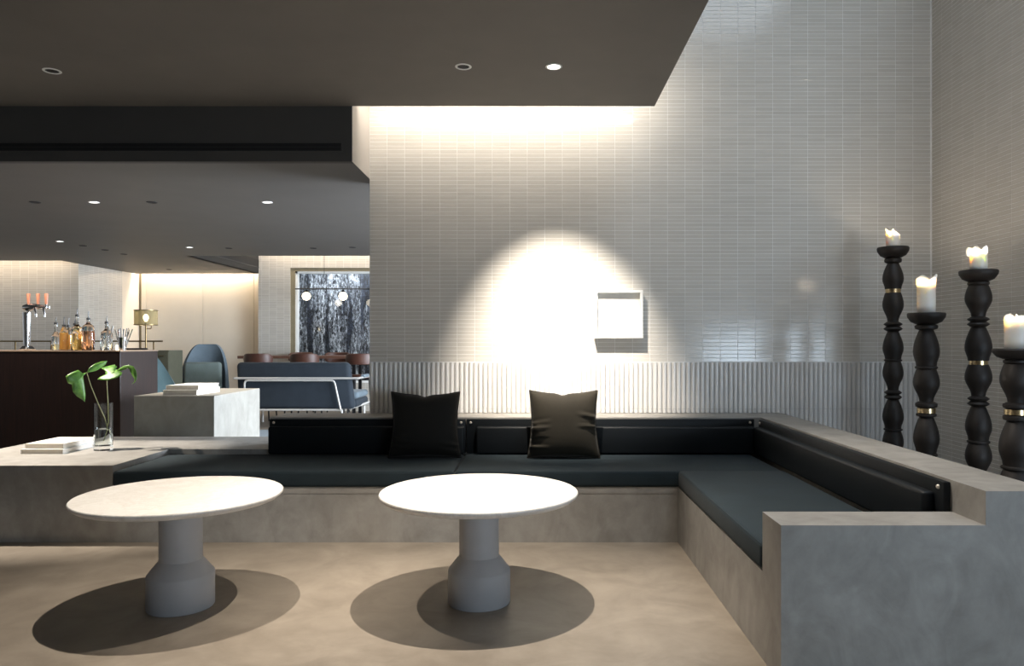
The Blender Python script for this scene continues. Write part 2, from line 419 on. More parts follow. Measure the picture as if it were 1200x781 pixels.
# tiled side wall on the right
wr = struct('wall_right', box(XR+0.006, XR+0.2, 3.6, WY+0.1, 0, 5.5), 'grout')
tmx = tile_mesh('tile', TW-JG, TH-JG, 0.008, 'x', 'glazed_tile')
cells = []
for c in range(14):
    for r in range(int(5.4/TP_Z)):
        cells.append((Vector((XR+0.0048, WY-0.004-TP_X*(c+0.5), 0.02+TP_Z*(r+0.5))), tiny_rot(rng, 0.0022)))
def ang(cell):      # how large the tile shows, 0 when out of view
    p = cell[0]; px = VX+p.x/p.y*FPX; py = VY-(p.z-H)/p.y*FPX
    return 1/p.y if (px < 1198 and 0 < py < 575) else 0
cells.sort(key=ang, reverse=True)
tile_parts(wr, cells[:300], tmx); tile_field(wr, cells[300:], tmx, 'tile_field')

# main ceiling slab, its cove and the beam
struct('ceiling', box(-9.2, CXR, -3.2, CY, CZ, 3.0-0.06), 'ceiling_paint')
struct('ceiling_cove', box(XL, CXR-0.02, 4.86, WY, 3.3, 3.4), 'white_paint')
struct('trim_1', box(XL, CXR-0.02, 4.86, 4.9, 2.94, 3.3), 'white_paint')
sh = bmesh.new(); bx(sh, -9.2, 1.1, -3.2, WY+0.2, 5.5, 5.6); bx(sh, 3.1, 7.2, -3.2, WY+0.2, 5.5, 5.6); bx(sh, 1.1, 3.1, -3.2, 0.8, 5.5, 5.6); bx(sh, 1.1, 3.1, 2.8, WY+0.2, 5.5, 5.6)  # gap left for the added skylight
struct('ceiling_void', sh, 'plaster')
# lounge ceiling, with the beam face in front
beam = struct('ceiling_beam', box(-9.2, XL-0.004, CY, CY+0.05, LZ, 3.4), 'ceiling_dark')
struct('wall_cove_return', box(XL-0.004, XL, CY, WY+0.006, LZ, 3.4), 'plaster')
struct('ceiling_lounge', prism([(-9.2, CY+0.05), (XL-0.004, CY+0.05), (XL-0.004, WY+0.2), (3.0, WY+0.2), (3.0, 10.48), (-4.87, 10.48), (-4.87, 13.2), (-7.08, 13.2), (-7.08, 11.1), (-9.2, 11.1)], LZ, 2.62), 'lounge_ceiling')
struct('ceiling_lounge_raised', box(-4.87, 3.0, 10.4, 13.4, 3.2, 3.3), 'white_paint')
struct('trim_2', box(-4.93, -4.865, 10.48, 13.2, LZ, 3.2), 'dark_paint')
struct('ceiling_cove_lounge', box(-9.2, -4.9, 11.0, 13.6, 2.72, 2.8), 'white_paint')
# walls of the lounge
cw = struct('wall_lounge_back', box(-7.4, -4.86, 13.42, 13.6, 0, 2.75), 'olive_reveal')
edges = [-7.10, PX(172, 13.4), PX(238, 13.4), PX(298, 13.4), -4.87]
for a, b in zip(edges, edges[1:]): obj('panel', box(a+0.004, b-0.004, 13.39, 13.43, 0, 2.72, bev=0.003, seg=1), 'cream_panel', cw)
struct('wall_lounge_left', box(-9.3, -7.13, 11.6, 11.75, 0, 2.75), 'far_tile')
struct('wall_lounge_side', box(-7.3, -7.13, 11.75, 12.83, 0, 2.75), 'far_tile')
struct('wall_lounge_side_plaster', box(-7.32, -7.15, 12.83, 13.42, 0, 2.75), 'cream_panel')
pier = bmesh.new(); WXL, WXR, WZ0, WZ1 = PX(340, 13.1), -1.2, 0.5, PZ(314, 13.1)
bx(pier, -4.87, WXL, 13.1, 13.3, 0, 3.25); bx(pier, WXL, WXR, 13.1, 13.3, WZ1, 3.25); bx(pier, WXL, WXR, 13.1, 13.3, 0, WZ0); bx(pier, WXR, 3.0, 13.1, 13.3, 0, 3.25)
struct('wall_lounge_window', pier, 'far_tile')
win = struct('window_1', box(WXL, WXR, 13.2, 13.206, WZ0, WZ1), 'window_glass')
fr = bmesh.new(); t = 0.035
bx(fr, WXL+0.08, WXL+0.08+t, 13.15, 13.25, WZ0, WZ1-0.06); bx(fr, WXL+0.08, WXR, 13.15, 13.25, WZ1-0.06-t, WZ1-0.06)
bx(fr, WXL+0.08, WXR, 13.15, 13.25, WZ0, WZ0+t)
obj('window_frame', fr, 'white_paint', win)
rv = bmesh.new(); bx(rv, WXL, WXL+0.08, 13.12, 13.25, WZ0, WZ1); bx(rv, WXL+0.08, WXR, 13.12, 13.25, WZ1-0.06, WZ1)
obj('window_reveal', rv, 'olive_reveal', win)
struct('wall_garden', box(-5.2, 0.5, 14.3, 14.4, 0, 3.4), 'rain_streaks', label='garden wall streaked black and white behind the lounge window')
# outer shell, with its daylight window openings and the pane of the added skylight
sh = bmesh.new()
bx(sh, 2.9, 3.0, WY+0.2, 6.2, 0, 3.3); bx(sh, 2.9, 3.0, 9.8, 13.3, 0, 3.3); bx(sh, 2.9, 3.0, 6.2, 9.8, 0, 0.4); bx(sh, 2.9, 3.0, 6.2, 9.8, 2.3, 3.3)
struct('wall_lounge_right', sh, 'plaster')
struct('window_2', box(2.94, 2.95, 6.2, 9.8, 0.4, 2.3), 'window_glass')
struct('wall_left', box(-9.4, -9.2, -3.2, 14.6, 0, 5.6), 'plaster')
struct('wall_right_return', box(XR, 7.2, 3.5, 3.6, 0, 5.5), 'plaster')
struct('wall_right_outer', box(7.2, 7.4, -3.2, 3.6, 0, 5.5), 'plaster')
sh = bmesh.new(); y0, y1 = -3.2, -3.05
bx(sh, -9.2, 3.3, y0, y1, 0, 3.4); bx(sh, 5.9, 7.2, y0, y1, 0, 3.4); bx(sh, 3.3, 5.9, y0, y1, 0, 0.3); bx(sh, 3.3, 5.9, y0, y1, 1.4, 3.4)
bx(sh, -9.2, 7.2, y0, y1, 3.4, 5.5)
struct('wall_front', sh, 'plaster')
struct('window_3', box(3.3, 5.9, -3.14, -3.13, 0.3, 1.4), 'window_glass'); struct('added_skylight', box(1.1, 3.1, 0.8, 2.8, 5.56, 5.57), 'window_glass')  # the second pane closes the skylight added for its light

# ------------------------------------------------------------------ concrete bench
SB, SY, BY0, BY1, WT = 0.336, 4.483, 5.20, 5.52, 0.685
bench = thing('concrete_bench', 'built-in grey concrete corner bench with plinth end, low back wall and stepped arm', 'bench', (0, 4.9, 0))
bm = prism([(-2.55, SY), (0.876, SY), (0.876, 2.829), (1.60, 2.829), (1.60, BY0), (-2.55, BY0)], 0, SB)
obj('seat_base', bm, 'bench_concrete', bench)
bm = bmesh.new(); bx(bm, -2.55, 0.872, SY-0.0025, SY+0.05, 0.297, SB+0.0005)
obj('edge_band', bm, 'bench_concrete', bench)
obj('plinth', prism([(-3.75, SY), (-2.55, SY), (-2.55, 5.172), (-1.85, 5.172), (-1.85, 5.87), (-3.75, 5.87)], 0, 0.465), 'bench_concrete', bench)
obj('back_wall', prism([(-1.85, BY0), (1.60, BY0), (1.60, 2.616), (1.852, 2.616), (1.852, BY1), (-1.85, BY1)], 0, WT), 'bench_concrete', bench)
obj('armrest', box(0.876, 1.60, 2.616, 2.829, 0, 0.564), 'bench_concrete', bench)

def cushion(x0, x1, y0, y1, z0, z1, bev, label, name='seat_cushion', mat='seat_fabric'):
    o = thing(name, label, 'cushion', ((x0+x1)/2, (y0+y1)/2, z0))
    bm = bmesh.new(); bx(bm, x0, x1, y0, y1, z0, z1)
    bmesh.ops.bevel(bm, geom=list(bm.edges), offset=bev, segments=4, profile=0.5, affect='EDGES')
    obj('cover', bm, mat, o, True)
    # piping along the upper edge
    e = bev*0.35; zc = z1-e
    pts = rnd_path([((x0+x1)/2, y0+e, zc), (x1-e, y0+e, zc), (x1-e, y1-e, zc), (x0+e, y1-e, zc), (x0+e, y0+e, zc), ((x0+x1)/2-0.001, y0+e, zc)], bev)
    obj('piping', tb(pts, 0.003, 6), mat, o, True)
    return o
cushion(-2.545, -0.482, 4.47, 5.168, SB+0.001, 0.432, 0.018, 'long dark blue-grey seat cushion beside the concrete plinth, longest of three')
cushion(-0.475, 1.515, 4.47, 5.168, SB+0.001, 0.432, 0.018, 'dark blue-grey seat cushion in the bench corner below the olive pillow')
cushion(0.872, 1.515, 2.836, 4.462, SB+0.001, 0.440, 0.02, 'dark blue-grey seat cushion on the side wing next to the stepped arm')

def backrest(label, x0, x1, studs_at):
    o = thing('backrest_pad', label, 'backrest', ((x0+x1)/2, 5.18, 0.433))
    obj('panel', box(x0, x1, 5.172, 5.199, 0.436, 0.676, bev=0.004), 'back_leather', o, True)
    obj('padding', box(x0+0.07 if studs_at != 'l' else x0+0.004, x1-0.004, 5.125, 5.178, 0.436, 0.628, bev=0.016, seg=4), 'back_leather', o, True)
    for sx in (x0+0.03, x1-0.03):
        obj('stud', lat([(0, -0.008), (0.006, -0.007), (0.009, -0.003), (0.0095, 0.002)], (sx, 5.171, 0.652), 14, 'y'), 'pale_brass', o, True)
    return o
backrest('black leather back pad at the free end of the low wall, beside the plinth', -1.845, -0.475, 'l')
backrest('black leather back pad along the tiled wall, reaching into the bench corner', -0.468, 1.545, 'r')
o = thing('backrest_pad', 'black leather back pad along the side wing of the bench', 'backrest', (1.58, 3.96, 0.433))
obj('panel', box(1.572, 1.599, 2.835, 5.16, 0.442, 0.676, bev=0.004), 'back_leather', o, True)
obj('padding', box(1.525, 1.578, 2.90, 5.118, 0.442, 0.628, bev=0.016, seg=4), 'back_leather', o, True)
for sy in (2.87, 5.13): obj('stud', lat([(0, -0.008), (0.006, -0.007), (0.009, -0.003), (0.0095, 0.002)], (1.571, sy, 0.652), 14, 'x'), 'pale_brass', o, True)

# ------------------------------------------------------------------ pillows
def pillow(loc, rz, tilt, w, h, seed, label, wr_amt, mat):
    o = thing('throw_pillow', label, 'pillow', loc, rz)
    r = random.Random(seed); n = 40; bm = bmesh.new()
    folds = [(r.choice((-1, 1)), r.uniform(-0.9, 0.35), r.uniform(0.05, 0.10), r.uniform(-0.5, 0.5), r.uniform(0.5, 1)) for _ in range(9)]
    def pt(i, j, side):
        u = -1+2*i/n; v = -1+2*j/n
        t = (max(0, 1-abs(u)**2.6)**0.55)*(max(0, 1-abs(v)**2.6)**0.55)
        pin_u = 1-0.075*(1-v*v)*abs(u)**3-0.02*abs(u); pin_v = 1-0.06*(1-u*u)*abs(v)**3
        d = 0.085*t
        for sx, fv, fw, sl, am in folds:
            q = (v-fv-sl*(1-abs(u))*sx*0.6)/fw
            reach = max(0.0, min(1.0, (u*sx-0.35)/0.5))*max(0.0, min(1.0, (1-abs(u))/0.06))
            d += wr_amt*am*0.020*math.exp(-q*q)*math.cos(q*2.2)*reach
        x = u*pin_u*w/2; z = v*pin_v*h/2
        if v > 0: z -= 0.013*math.exp(-((u+0.02)/0.14)**2)*v**4
        if v > 0: z -= 0.012*(1-u*u)*v**3
        x += 0.012*(-v if v < 0 else 0)*u
        return Vector((x, side*d, z))
    g = {}
    for side in (-1, 1):
        for i in range(n+1):
            for j in range(n+1):
                edge = i in (0, n) or j in (0, n)
                if edge and side == 1: g[side, i, j] = g[-1, i, j]; continue
                g[side, i, j] = bm.verts.new(pt(i, j, side if not edge else 0))
        for i in range(n):
            for j in range(n):
                q = [g[side, i, j], g[side, i+1, j], g[side, i+1, j+1], g[side, i, j+1]]
                bm.faces.new(q if side == -1 else q[::-1])
    rot = Matrix.Rotation(tilt, 4, 'X')
    tr = Matrix.Translation((0, 0, h/2*math.cos(tilt)+0.004)) @ rot
    edge_pts = [pt(i, 0, 0) for i in range(n)]+[pt(n, j, 0) for j in range(n)]+[pt(n-i, n, 0) for i in range(n)]+[pt(0, n-j, 0) for j in range(n)]
    edge_pts.append(edge_pts[0])
    bmesh.ops.transform(bm, matrix=tr, verts=bm.verts)
    obj('cover', bm, mat, o, 'all', local=True)
    bm = bmesh.new(); tube(bm, [tr @ p for p in edge_pts], 0.0035, 6); bmesh.ops.recalc_face_normals(bm, faces=bm.faces)
    obj('piping', bm, mat, o, 'all', local=True)
    return o
pillow((PX(498, 4.99), 5.00, 0.4325), 0.03, -0.13, 0.475, 0.445, 4, 'smoother velvet square pillow, its shade put into a black-brown colour, against the seam of two back pads', 0.7, 'unlit_velvet')
pillow((PX(660.5, 4.99), 5.00, 0.4325), -0.02, -0.14, 0.475, 0.455, 11, 'olive brown velvet square pillow with creased sides below the white wall frame', 1.6, 'olive_velvet')

# ------------------------------------------------------------------ round tables
def round_table(loc, label, rz, R=0.462):
    o = thing('pedestal_table', label, 'table', loc, rz)
    T = 0.518
    obj('tabletop', lat([(0, T-0.034), (R-0.045, T-0.034), (R-0.02, T-0.029), (R-0.004, T-0.016), (R, T-0.008), (R-0.001, T-0.003), (R-0.004, T), (0, T)], seg=96), 'marble', o, True, local=True)
    obj('base', lat([(0, 0), (0.142, 0), (0.145, 0.004), (0.145, 0.150), (0.142, 0.157), (0.098, 0.212), (0.0935, 0.217), (0, 0.217)], seg=64), 'table_column', o, True, local=True)
    obj('column', lat([(0, 0.217), (0.0925, 0.217), (0.0925, T-0.035), (0, T-0.035)], seg=64), 'table_column', o, True, local=True)
    return o
T2 = (PX(561.5, 3.46), 3.46, 0); T1 = (PX(212, 3.40), 3.40, 0)
round_table(T1, 'round pale marble pedestal table standing before the plinth end of the bench', 0.6, 0.447)
round_table(T2, 'round pale marble pedestal table standing before the middle of the bench, brightly lit', 2.1)

# ------------------------------------------------------------------ ceiling fittings
def downlight(loc, r, label, lens, group, ring='white_paint'):
    o = thing('downlight', label, 'downlight', loc, 0, group)
    obj('trim_ring', lat([(r, 0.0), (r, -0.003), (r*0.93, -0.005), (r*0.76, -0.004), (r*0.72, 0.0)], seg=28), ring, o, True, local=True)
    obj('lens' if lens not in ('black_slot',) else 'baffle', lat([(0, -0.0015), (r*0.5, -0.0012), (r*0.74, -0.001)], seg=24), lens, o, True, local=True)
    return o
def on_ceiling(px, py, z): Y = (z-H)*FPX/(VY-py); return (PX(px, Y), Y, z)
G1 = 'recessed downlights in the main ceiling'
d_w = downlight(on_ceiling(649, 78, CZ), 0.048, 'lit white recessed downlight above the wall frame', 'downlight_lens', G1)
d_d = downlight(on_ceiling(543, 78, CZ), 0.048, 'unlit recessed downlight with white ring next to the lit one', 'black_slot', G1)
d_l = downlight(on_ceiling(61, 83, CZ), 0.050, 'unlit recessed downlight with thin white ring in front of the dark beam', 'black_slot', G1)
sp_w = spot('wall_spot', (0.125, 4.30, CZ-0.02), (0.19, WY, 1.00), 690, NEUT, 52, 1.0, 0.02, d_w)
for x, y, pw, tx, label in ((-0.14, 3.40, 470, -0.30, 'recessed downlight over the brightly lit marble table'), (-1.50, 3.38, 340, -1.62, 'recessed downlight over the marble table near the plinth'), (0.55, 3.3, 190, 1.6, 'recessed downlight near the open edge of the ceiling')):
    dl = downlight((x, y, CZ), 0.048, label, 'downlight_lens', G1)
    spot('table_spot', (x, y, CZ-0.02), (tx, y+0.05, 0), pw, NEUT, 68, 1.0, 0.012, dl)
dl = downlight((-4.15, 4.92, CZ), 0.048, 'recessed downlight over the books on the plinth', 'downlight_lens', G1)
spot('plinth_spot', (-4.15, 4.92, CZ-0.02), (-3.35, 5.1, 0.46), 680, NEUT, 46, 0.5, 0.012, dl)
G2 = 'small recessed downlights in the lounge ceiling'
for px, py, lit in ((41,237,0),(110,237,1),(178,237,0),(313,237,1),(70,283,1),(97,288,0),(123,293,0),(145,298,0),(222,290,1),(268,291,0),(367,291,0),(413,290,0),(198,316,0)):
    dl = downlight(on_ceiling(px, py, LZ), 0.045, 'small %s recessed downlight in the lounge ceiling' % ('lit' if lit else 'unlit dark'), 'small_lens' if lit else 'black_slot', G2, 'white_paint' if lit else 'dark_paint')
    if lit: spot('lounge_spot', Vector(dl.location)-Vector((0, 0, 0.02)), Vector((-2.85, 6.7, 0.78)) if px == 313 else Vector(dl.location)-Vector((0, 0, 2)), 240 if px == 313 else 60, NEUT, 60 if px == 313 else 110, 1.0, 0.03, dl)
# bar downlight
dl = downlight((-4.55, 6.2, LZ), 0.045, 'recessed downlight over the bar counter', 'downlight_lens', G2)
spot('bar_spot', (-4.55, 6.2, LZ-0.02), (-4.3, 6.8, 1.14), 180, NEUT, 90, 0.6, 0.02, dl)
# long air slot in the beam
sl = thing('air_diffuser', 'long black linear air slot set in the dark beam', 'air vent', (-4.5, CY, 2.53))
Xe = PX(400, CY); za, zb = PZ(177, CY), PZ(168, CY)
obj('slot', box(-8.6, Xe, CY-0.004, CY-0.0005, za, zb), 'black_slot', sl)
fb = bmesh.new(); bx(fb, -8.6, Xe+0.012, CY-0.008, CY-0.0005, zb, zb+0.006); bx(fb, -8.6, Xe+0.012, CY-0.008, CY-0.0005, za-0.006, za); bx(fb, Xe, Xe+0.012, CY-0.008, CY-0.0005, za, zb)
obj('frame', fb, 'ceiling_dark', sl)
obj('blade', box(-8.6, Xe, CY-0.006, CY-0.003, (za+zb)/2-0.004, (za+zb)/2+0.004), 'dark_paint', sl)
sl = thing('air_diffuser', 'black air slot in the side of the raised lounge ceiling recess', 'air vent', (-4.865, 11.8, 2.6))
obj('slot', box(-4.864, -4.860, 10.5, 13.15, 2.55, 2.68), 'black_slot', sl)
obj('frame', box(-4.864, -4.856, 10.5, 13.15, 2.535, 2.55), 'ceiling_dark', sl)

# ------------------------------------------------------------------ white frame on the wall
fx0, fx1, fz0, fz1 = PX(697, 5.47), PX(753.5, 5.47), PZ(396.5, 5.47), PZ(340, 5.47)
fo = thing('picture_frame', 'white square box frame with blank sheet hung on the tiled wall', 'picture frame', ((fx0+fx1)/2, 5.52, fz0))
t = 0.020
obj('frame_side', box(fx0, fx0+t, 5.47, 5.545, fz0, fz1, bev=0.001, seg=1), 'white_paint', fo); obj('frame_side', box(fx1-t, fx1, 5.47, 5.545, fz0, fz1, bev=0.001, seg=1), 'white_paint', fo)
obj('frame_side', box(fx0+t, fx1-t, 5.47, 5.545, fz1-t, fz1, bev=0.001, seg=1), 'white_paint', fo); obj('frame_side', box(fx0+t, fx1-t, 5.47, 5.545, fz0, fz0+t, bev=0.001, seg=1), 'white_paint', fo)
obj('sheet', box(fx0+t, fx1-t, 5.515, 5.545, fz0+t, fz1-t), 'paper', fo)

# ------------------------------------------------------------------ candle holders and candles
def seg_profile(kind, y0, y1, hw):
    h = y1-y0
    if kind == 'plate': return [(hw*0.96, y0), (hw, y0+h*0.12), (hw*0.97, y0+h*0.4), (hw*0.80, y0+h*0.8), (hw*0.55, y1)]
    if kind == 'collar': return [(hw*0.72, y0), (hw*0.98, y0+h*0.25), (hw, y0+h*0.5), (hw*0.95, y0+h*0.8), (hw*0.62, y1)]
    if kind == 'ring': return [(hw*0.85, y0), (hw, y0+h*0.3), (hw, y0+h*0.7), (hw*0.85, y1)]
    if kind == 'double': return [(hw*0.58, y0), (hw*0.80, y0+h*0.12), (hw, y0+h*0.24), (hw*0.96, y0+h*0.32), (hw*0.70, y0+h*0.48), (hw*0.97, y0+h*0.66), (hw, y0+h*0.74), (hw*0.80, y0+h*0.88), (hw*0.56, y1)]
    if kind == 'band': return [(hw*0.97, y0), (hw*0.97, y1)]
    # bulbs: fat near the top (vase) or near the bottom (drop)
    out = []; peak = 0.42 if kind == 'vase' else 0.62; e0, e1 = (0.74, 0.52) if kind == 'vase' else (0.54, 0.76)
    for i in range(11):
        s = i/10
        if s <= peak: q = s/peak; r = e0+(1-e0)*math.sin(q*PI/2)
        else: q = (1-s)/(1-peak); r = e1+(1-e1)*(0.5-0.5*math.cos(q*PI))
        out.append((hw*r, y0+h*s))
    return out
def holder(px, Y, segs, label, candle_top, chw, rim, clabel, power):
    k = Y/FPX; X = PX(px, Y)
    o = thing('candle_holder', label, 'candle holder', (X, Y, 0))
    # go on with the turned pattern down to the floor
    segs = list(segs); hwb = max(s[3] for s in segs if s[0] in ('vase', 'drop')); yf = VY+H/k
    cyc = [('ring', 5, hwb*0.86), ('vase', 36, hwb), ('double', 12, hwb*0.85), ('drop', 36, hwb)]; i = 0
    while segs[-1][2] < yf-60:
        kd, hh, w = cyc[i % 4]; y = segs[-1][2]; segs.append((kd, y, y+hh, w)); i += 1
    y = segs[-1][2]; segs.append(('collar', y, y+6, hwb)); y += 6
    prof = []
    for kd, a, b, w in segs: prof += seg_profile(kd, a, b, w)
    prof += [(hwb*0.8, y+4), (hwb*1.5, yf-12), (hwb*1.75, yf-8), (hwb*1.75, yf), (0, yf)]
    prof = [(0, prof[0][1]+1.2), (prof[0][0]*0.9, prof[0][1]+1.0)]+prof
    obj('turned_post', lat([(r*k, PZ(yy, Y)) for r, yy in prof], (X, Y, 0), 32), 'ebony_wood', o, True)
    for kd, a, b, w in segs:
        if kd == 'band': obj('brass_band', lat([(w*k*0.9, PZ(a, Y)), (w*k*1.03, PZ(a, Y)), (w*k*1.03, PZ(b, Y)), (w*k*0.9, PZ(b, Y))], (X, Y, 0), 32), 'brass', o, True)
    zt = PZ(segs[0][1]+1.0, Y); zc = PZ(candle_top, Y); R = chw*k
    c = thing('candle', clabel, 'candle', (X, Y, zt))
    # body with an uneven melted rim: rim(a) gives (extra height, flare)
    bm = bmesh.new(); n = 40; rings = []
    hgt = zc-zt
    def ring(f):
        rr = []
        for i in range(n):
            a = 2*PI*i/n; r_, z_ = f(a); rr.append(bm.verts.new((X+r_*math.cos(a), Y+r_*math.sin(a), z_)))
        rings.append(rr)
    ring(lambda a: (R*0.98, zt))
    for s in (0.25, 0.5, 0.7): ring(lambda a, s=s: (R*(1+0.015*math.sin(3*a+s*9)), zt+hgt*0.8*s))
    ring(lambda a: (R*(1+0.4*rim(a)[1]), zt+hgt*0.74+0.5*rim(a)[0]*k))
    ring(lambda a: (R*(1+rim(a)[1]), zt+hgt*0.80+rim(a)[0]*k))
    ring(lambda a: (R*(0.90+rim(a)[1]), zt+hgt*0.80+rim(a)[0]*k+0.002))
    ring(lambda a: (R*(0.72+0.3*rim(a)[1]), zt+hgt*0.70+0.35*rim(a)[0]*k))
    ring(lambda a: (R*0.3, zt+hgt*0.64))
    for a, b in zip(rings, rings[1:]):
        for i in range(n): bm.faces.new((a[i], a[(i+1) % n], b[(i+1) % n], b[i]))
    bm.faces.new(rings[0][::-1]); bm.faces.new(rings[-1]); bmesh.ops.recalc_face_normals(bm, faces=bm.faces)
    obj('wax_body', bm, 'candle_wax', c, 'all')
    zw = zt+hgt*0.64
    obj('wick', tb([(X, Y, zw-0.004), (X+0.001, Y, zw+0.008), (X+0.003, Y, zw+0.014)], 0.0012, 6), 'bottle_cap', c)
    obj('flame', lat([(0, zw+0.010), (0.0035, zw+0.014), (0.005, zw+0.020), (0.0035, zw+0.030), (0.0012, zw+0.038), (0, zw+0.042)], (X+0.002, Y, 0), 10), 'flame', c, 'all')
    d = bpy.data.lights.new('candle_light', 'POINT'); d.energy = power; d.color = (1, 0.84, 0.66); d.shadow_soft_size = 0.008
    lo = bpy.data.objects.new('candle_light', d); C.objects.link(lo); lo.parent = c; lo.location = (0.0, 0, zw+0.028-zt)
    return o
m80 = lambda y: [('vase', y, y+30, 11.5)]
c1 = [('plate',290,302,17.5),('collar',302,309,9.5),('drop',309,339,11.5),('band',339,343.5,8),('vase',343.5,377,11.5),('double',377,389,10.2),('drop',389,421,11.3),('ring',421,424,9.8),('vase',424,457,11.3),('double',457,469,9.5),('drop',469,502,11.5),('ring',502,505,10.2),('vase',505,538,11.5),('double',538,550,10)]
holder(1046.5, 5.1, c1, 'tallest black turned wood candle holder, standing nearest the tiled corner', 267, 7.6, lambda a: (4.0*math.cos(a-2.6)+1.2*math.sin(3*a), 0.05*math.cos(a-3)+0.04), 'short melted white candle slanting to one side on the tallest holder', 2.8)
c2 = [('plate',367,380,20.7),('collar',380,387,12.5),('drop',387,429,14.2),('ring',429,433,12.2),('vase',433,471,14.2),('collar',471,478.5,12),('band',478.5,484,9.8),('collar',484,489,11),('drop',489,531,14),('ring',531,535,12),('vase',535,572,14)]
holder(1085.5, 4.3, c2, 'black turned wood candle holder of middle height with tall white candle', 318, 9.8, lambda a: (6.5*abs(math.cos(a))-2.5+2.5*math.cos(3*a+0.6), 0.06+0.12*max(0, math.cos(a))), 'tall white pillar candle with two raised melted lips', 2.8)
c3 = [('plate',317,330,20.7),('ring',330,335,11.5),('vase',335,371,14.2),('double',371,384,11.7),('drop',384,423,14.2),('band',423,427.5,9.6),('vase',427.5,464,14.2),('double',464,477,11.5),('drop',477,516,13.8),('ring',516,520,12),('vase',520,557,14)]
holder(1146.5, 4.23, c3, 'tall black turned wood candle holder with short frilled candle', 288, 9.4, lambda a: (4.5*math.sin(2*a+0.8)+2.2*math.sin(5*a), 0.20+0.18*math.sin(3*a)), 'short white candle with frilled, flared melted rim', 2.8)
c4 = [('plate',409,421,25),('ring',421,427,13.5),('vase',427,472,17),('collar',472,480,14),('band',480,486,12.2),('collar',486,494,14),('drop',494,546,18),('ring',546,551,16),('vase',551,595,18)]
holder(1191, 3.62, c4, 'lowest and stoutest black turned wood candle holder', 361, 12.2, lambda a: (1.6*math.sin(4*a)+1.2*math.cos(7*a), 0.05+0.04*math.sin(4*a)), 'wide white pillar candle with even rim on the lowest holder', 2.8)

# ------------------------------------------------------------------ books
def book(x0, x1, y0, y1, z0, z1, cover, label, mark=False):
    o = thing('book', label, 'book', ((x0+x1)/2, (y0+y1)/2, z0)); t = 0.003
    bm = bmesh.new(); bx(bm, x0, x1, y0, y1, z0, z0+t); bx(bm, x0, x1, y0, y1, z1-t, z1); bx(bm, x0, x0+t, y0, y1, z0+t, z1-t)
    obj('cover', bm, cover, o)
    obj('pages', box(x0+t, x1-0.004, y0+0.004, y1-0.004, z0+t, z1-t), 'page_edge', o)
    if mark:
        obj('cover_mark', lat([(0, z1+0.0012), (0.045, z1+0.0012), (0.046, z1)], ((x0+x1)/2+0.03, (y0+y1)/2+0.02, 0), 28), 'book_grey', o)
    return o
book(-3.43, -3.146, 4.95, 5.29, 0.4655, 0.497, 'paper', 'wide white book lying at the bottom of the pair beside the vase')
book(-3.415, -3.155, 4.97, 5.31, 0.4975, 0.532, 'paper', 'white book with round grey mark on top of the plinth pair', True)

# ------------------------------------------------------------------ vase with two leafy cuttings
VXc, VYc, VZ = PX(123, 5.17), 5.15, 0.4655
va = thing('glass_vase', 'clear cylindrical glass vase part filled with water on the plinth', 'vase', (VXc, VYc, VZ))
R = 0.060; hv = 0.325
obj('glass_body', lat([(0, 0), (R, 0), (R, hv), (R-0.004, hv), (R-0.004, 0.03), (0, 0.03)], seg=40), 'clear_glass', va, True, local=True)
obj('water', lat([(0, 0.0305), (R-0.0045, 0.0305), (R-0.0045, 0.145), (0, 0.145)], seg=40), 'water', va, True, local=True)
def zq(p, dy=0.0): # crop pixel to a point near the vase plane
    Y = VYc+dy; return P(70+p[0]*0.1536, 415+p[1]*0.1536, Y)
def leaf(parent, poly, mid, dyf, curve):
    """leaf blade: outline in the photo's plane, given its own depth by dyf and a raised fold along the midrib"""
    bm = bmesh.new(); n = len(poly)
    c = mid; out = []; inn = []
    for p in poly:
        out.append(bm.verts.new(zq(p, dyf(p))))
        q = (c[0]+(p[0]-c[0])*0.5, c[1]+(p[1]-c[1])*0.5); inn.append(bm.verts.new(zq(q, dyf(q)-curve*0.7)))
    cc = bm.verts.new(zq(c, dyf(c)-curve))
    for i in range(n):
        j = (i+1) % n
        bm.faces.new((out[i], out[j], inn[j], inn[i])); bm.faces.new((inn[i], inn[j], cc))
    bmesh.ops.recalc_face_normals(bm, faces=bm.faces)
    bmesh.ops.subdivide_edges(bm, edges=[e for e in bm.edges], cuts=1, use_grid_fill=True)
    ret = bmesh.ops.solidify(bm, geom=bm.faces, thickness=0.0012)
    obj('leaf', bm, 'leaf_green', parent, 'all')
s1 = thing('leaf_cutting', 'green leaf cutting leaning over the books side of the vase', 'plant', (VXc, VYc, VZ+0.035))
obj('stem', tb([zq((205, 140), -0.03), zq((240, 250), -0.025), zq((300, 395), -0.01), zq((345, 490), 0.01), zq((385, 650), 0.02)], [0.0022, 0.0026, 0.003, 0.003, 0.003]), 'stem_green', s1, True)
leaf(s1, [(205,142),(175,148),(140,122),(90,142),(45,170),(60,222),(92,235),(100,290),(130,325),(165,345),(192,368),(196,310),(188,240),(178,170)], (135, 205), lambda p: -0.03-0.0006*(200-p[0]), 0.010)
leaf(s1, [(205,145),(225,105),(260,80),(310,60),(362,52),(350,80),(325,100),(275,130)], (280, 95), lambda p: -0.03+0.0007*(p[0]-205), 0.008)
s2 = thing('leaf_cutting', 'pale green leaf cutting standing upright in the vase with drooping tip', 'plant', (VXc, VYc, VZ+0.035))
obj('stem', tb([zq((362, 190), 0.0), zq((361, 230), 0.0), zq((368, 370), 0.0), zq((372, 520), 0.01), zq((335, 660), 0.0)], [0.002, 0.0024, 0.003, 0.003, 0.003]), 'stem_green', s2, True)
